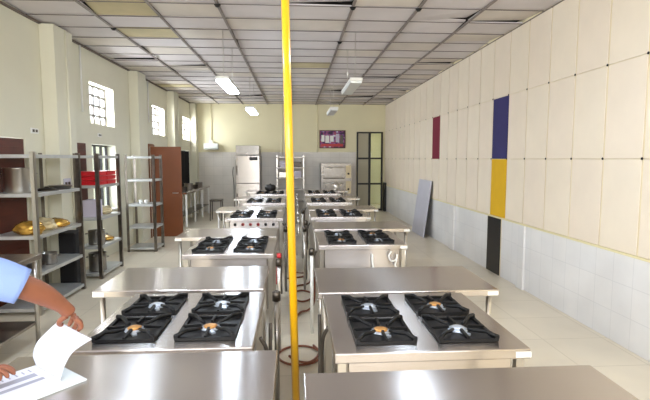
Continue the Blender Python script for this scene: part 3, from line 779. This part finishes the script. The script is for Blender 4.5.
# standing at the left of the left foreground table, leaning over it; faces +X
person = None
Vb = []; Eb = []; Rb = []
def add(p, r, frm=None):
    Vb.append(p); Rb.append(r); i = len(Vb)-1
    if frm is not None: Eb.append((frm, i))
    return i
pel = add((-1.68,1.42,.95),(.15,.13))
ab = add((-1.66,1.42,1.08),(.15,.13),pel)
chs = add((-1.58,1.42,1.26),(.17,.14),ab)
upc = add((-1.50,1.42,1.38),(.13,.11),chs)
nk = add((-1.44,1.42,1.46),.058,upc)
nk2 = add((-1.40,1.42,1.52),.055,nk)
jaw = add((-1.345,1.42,1.555),(.07,.066),nk2)
hd = add((-1.335,1.42,1.64),(.10,.082),jaw)
top = add((-1.36,1.42,1.72),(.075,.065),hd)
# left arm (far) to the page
ls = add((-1.36,1.55,1.41),.075,upc)
lu = add((-1.19,1.62,1.375),.060,ls)
le = add((-1.020,1.71,1.300),.050,lu)
lf = add((-.970,1.79,1.236),.046,le)
lf2 = add((-.940,1.84,1.185),.035,lf)
lw = add((-.922,1.866,1.150),.027,lf2)
lk = add((-.908,1.880,1.122),(.030,.034),lw)
# right arm (near) down to the sheets
rs = add((-1.50,1.22,1.37),.078,upc)
re_ = add((-1.50,1.28,1.10),.052,rs)
rf = add((-1.40,1.48,1.02),.044,re_)
rw = add((-1.225,1.73,.955),.029,rf)
rk = add((-1.175,1.775,.93),(.034,.022),rw)
for s in (-1,1):
    h = add((-1.70,1.42+s*.10,.85),.095,pel); kn = add((-1.68,1.42+s*.12,.48),.062,h); an = add((-1.72,1.42+s*.13,.10),.042,kn)
    ft = add((-1.66,1.42+s*.135,.045),(.04,.035),an); add((-1.55,1.42+s*.145,.03),(.035,.025),ft)
person = skin_mesh('person', Vb, Eb, Rb, skin)
tag(person, 'person in a blue short-sleeved shirt leaning in from the left, lifting a page', 'person')
# fingers, joined into the same body mesh
def finger(pts, radii, nail=None):
    b = MB(); P = smooth_path(pts,5); n = len(P); rr = [radii[0]+(radii[1]-radii[0])*i/(n-1) for i in range(n)]
    for k in (-4,-3,-2,-1): rr[k] *= 1
    rr[-1] *= .45; rr[-2] *= .85
    b.tube(P, rr, 10); return b.build('finger_tmp', skin)
tmp = []
# far hand pinching the top edge of the page: page edge near (-.93..-.97, 1.9, 1.07)
K = Vector((-.922,1.885,1.10))
tmp.append(finger([(-.938,1.865,1.105),(-.962,1.865,1.088),(-.972,1.875,1.070),(-.968,1.892,1.058)],(.0115,.0095)))   # thumb side
tmp.append(finger([(-.925,1.895,1.098),(-.935,1.912,1.085),(-.945,1.915,1.066),(-.952,1.905,1.048)],(.0110,.0085)))
tmp.append(finger([(-.912,1.885,1.090),(-.915,1.900,1.070),(-.924,1.905,1.048),(-.935,1.898,1.030)],(.0115,.0085)))
tmp.append(finger([(-.902,1.868,1.090),(-.893,1.880,1.072),(-.896,1.885,1.050),(-.906,1.880,1.034)],(.0110,.0080)))
tmp.append(finger([(-.900,1.855,1.095),(-.886,1.858,1.080),(-.880,1.862,1.062),(-.886,1.860,1.048)],(.0095,.0072)))
# near hand resting on the sheets, fingers pointing right
for j,(dx,dy,l) in enumerate(((0.0,.028,.058),(.004,.009,.066),(0,-.010,.060),(-.006,-.029,.048))):
    a = Vector((-1.222,1.745+dy*.9,.925+ (.0))); f_ = Vector((.95,.30*(1 if dy>0 else .6),0)).normalized()
    tmp.append(finger([a, a+f_*l*.4+Vector((0,0,.006)), a+f_*l*.8+Vector((0,0,-.006)), a+f_*l+Vector((dx,dy*.2,-.026))],(.0105,.0080)))
tmp.append(finger([(-1.25,1.70,.925),(-1.235,1.675,.912),(-1.205,1.672,.902),(-1.185,1.69,.896)],(.012,.009)))
# nose and ears
def blob(c, r, s=(1,1,1)):
    b = MB(); rr = bmesh.ops.create_icosphere(b.bm, subdivisions=3, radius=r)
    for v in rr['verts']: v.co = Vector((v.co.x*s[0]+c[0], v.co.y*s[1]+c[1], v.co.z*s[2]+c[2]))
    for f in b.bm.faces: f.smooth = True
    return b.build('blob_tmp', skin)
tmp.append(blob((-1.238,1.42,1.61),.018,(1.1,.7,1.3)))
for s in (-1,1): tmp.append(blob((-1.35,1.42+s*.082,1.62),.024,(.7,.35,1.2)))
tmp.append(blob((-1.258,1.42,1.57),.02,(.6,1.2,.35)))
for t in tmp[:5]:
    for v in t.data.vertices: v.co += Vector((.020,-.006,.018))
for t in tmp[5:10]:
    for v in t.data.vertices: v.co += Vector((.050,.045,.006))
bm = bmesh.new(); bm.from_mesh(person.data)
for t in tmp:
    bm.from_mesh(t.data); me_ = t.data; bpy.data.objects.remove(t)
bm.to_mesh(person.data); bm.free()
for p in person.data.polygons: p.use_smooth = True
for s in (-1,1):
    b = MB(); rr = bmesh.ops.create_uvsphere(b.bm, u_segments=12, v_segments=8, radius=.011)
    for f in b.bm.faces: f.smooth = True
    b.build('eye', whitep, person, loc=(-1.252,1.42+s*.03,1.635))
b = MB(); rr = bmesh.ops.create_icosphere(b.bm, subdivisions=4, radius=1)
for v in rr['verts']: v.co = Vector((-1.372+v.co.x*.098, 1.42+v.co.y*.088, 1.675+max(v.co.z,-.6)*.085))
for f in b.bm.faces: f.smooth = True
b.build('hair', hair, person)
# shirt: torso, collar and loose short sleeves
sv = [(-1.70,1.42,.84),(-1.66,1.42,1.08),(-1.58,1.42,1.26),(-1.50,1.42,1.375),(-1.455,1.42,1.44),
      (-1.36,1.55,1.415),(-1.19,1.62,1.385),(-1.055,1.685,1.328), (-1.50,1.22,1.37),(-1.505,1.27,1.16)]
se = [(0,1),(1,2),(2,3),(3,4),(3,5),(5,6),(6,7),(3,8),(8,9)]
srr = [(.175,.155),(.17,.15),(.19,.16),(.15,.13),[.072][0],.098,.088,.082,.10,.085]
skin_mesh('shirt', sv, se, srr, shirt, person)
b = MB(); b.tube(smooth_path([(-1.34,1.56,1.405),(-1.19,1.62,1.37),(-1.08,1.68,1.33),(-1.00,1.722,1.285)],5), [.09-.0017*i for i in range(16)], 16, cap=False)
b.build('sleeve', shirt, person, solid=.004)
tv = [(-1.68,1.42,.93),(-1.70,1.32,.82),(-1.68,1.30,.48),(-1.72,1.29,.10),(-1.70,1.52,.82),(-1.68,1.54,.48),(-1.72,1.55,.10)]
skin_mesh('trousers', tv, [(0,1),(1,2),(2,3),(0,4),(4,5),(5,6)], [(.16,.14),.11,.085,.07,.11,.085,.07], trouser, person)
for s in (-1,1):
    yy = 1.42+s*.135
    skin_mesh('shoe', [(-1.75,yy,.055),(-1.66,yy,.055),(-1.54,yy+s*.01,.045)], [(0,1),(1,2)], [(.05,.05),(.055,.05),(.05,.036)], shoem, person)
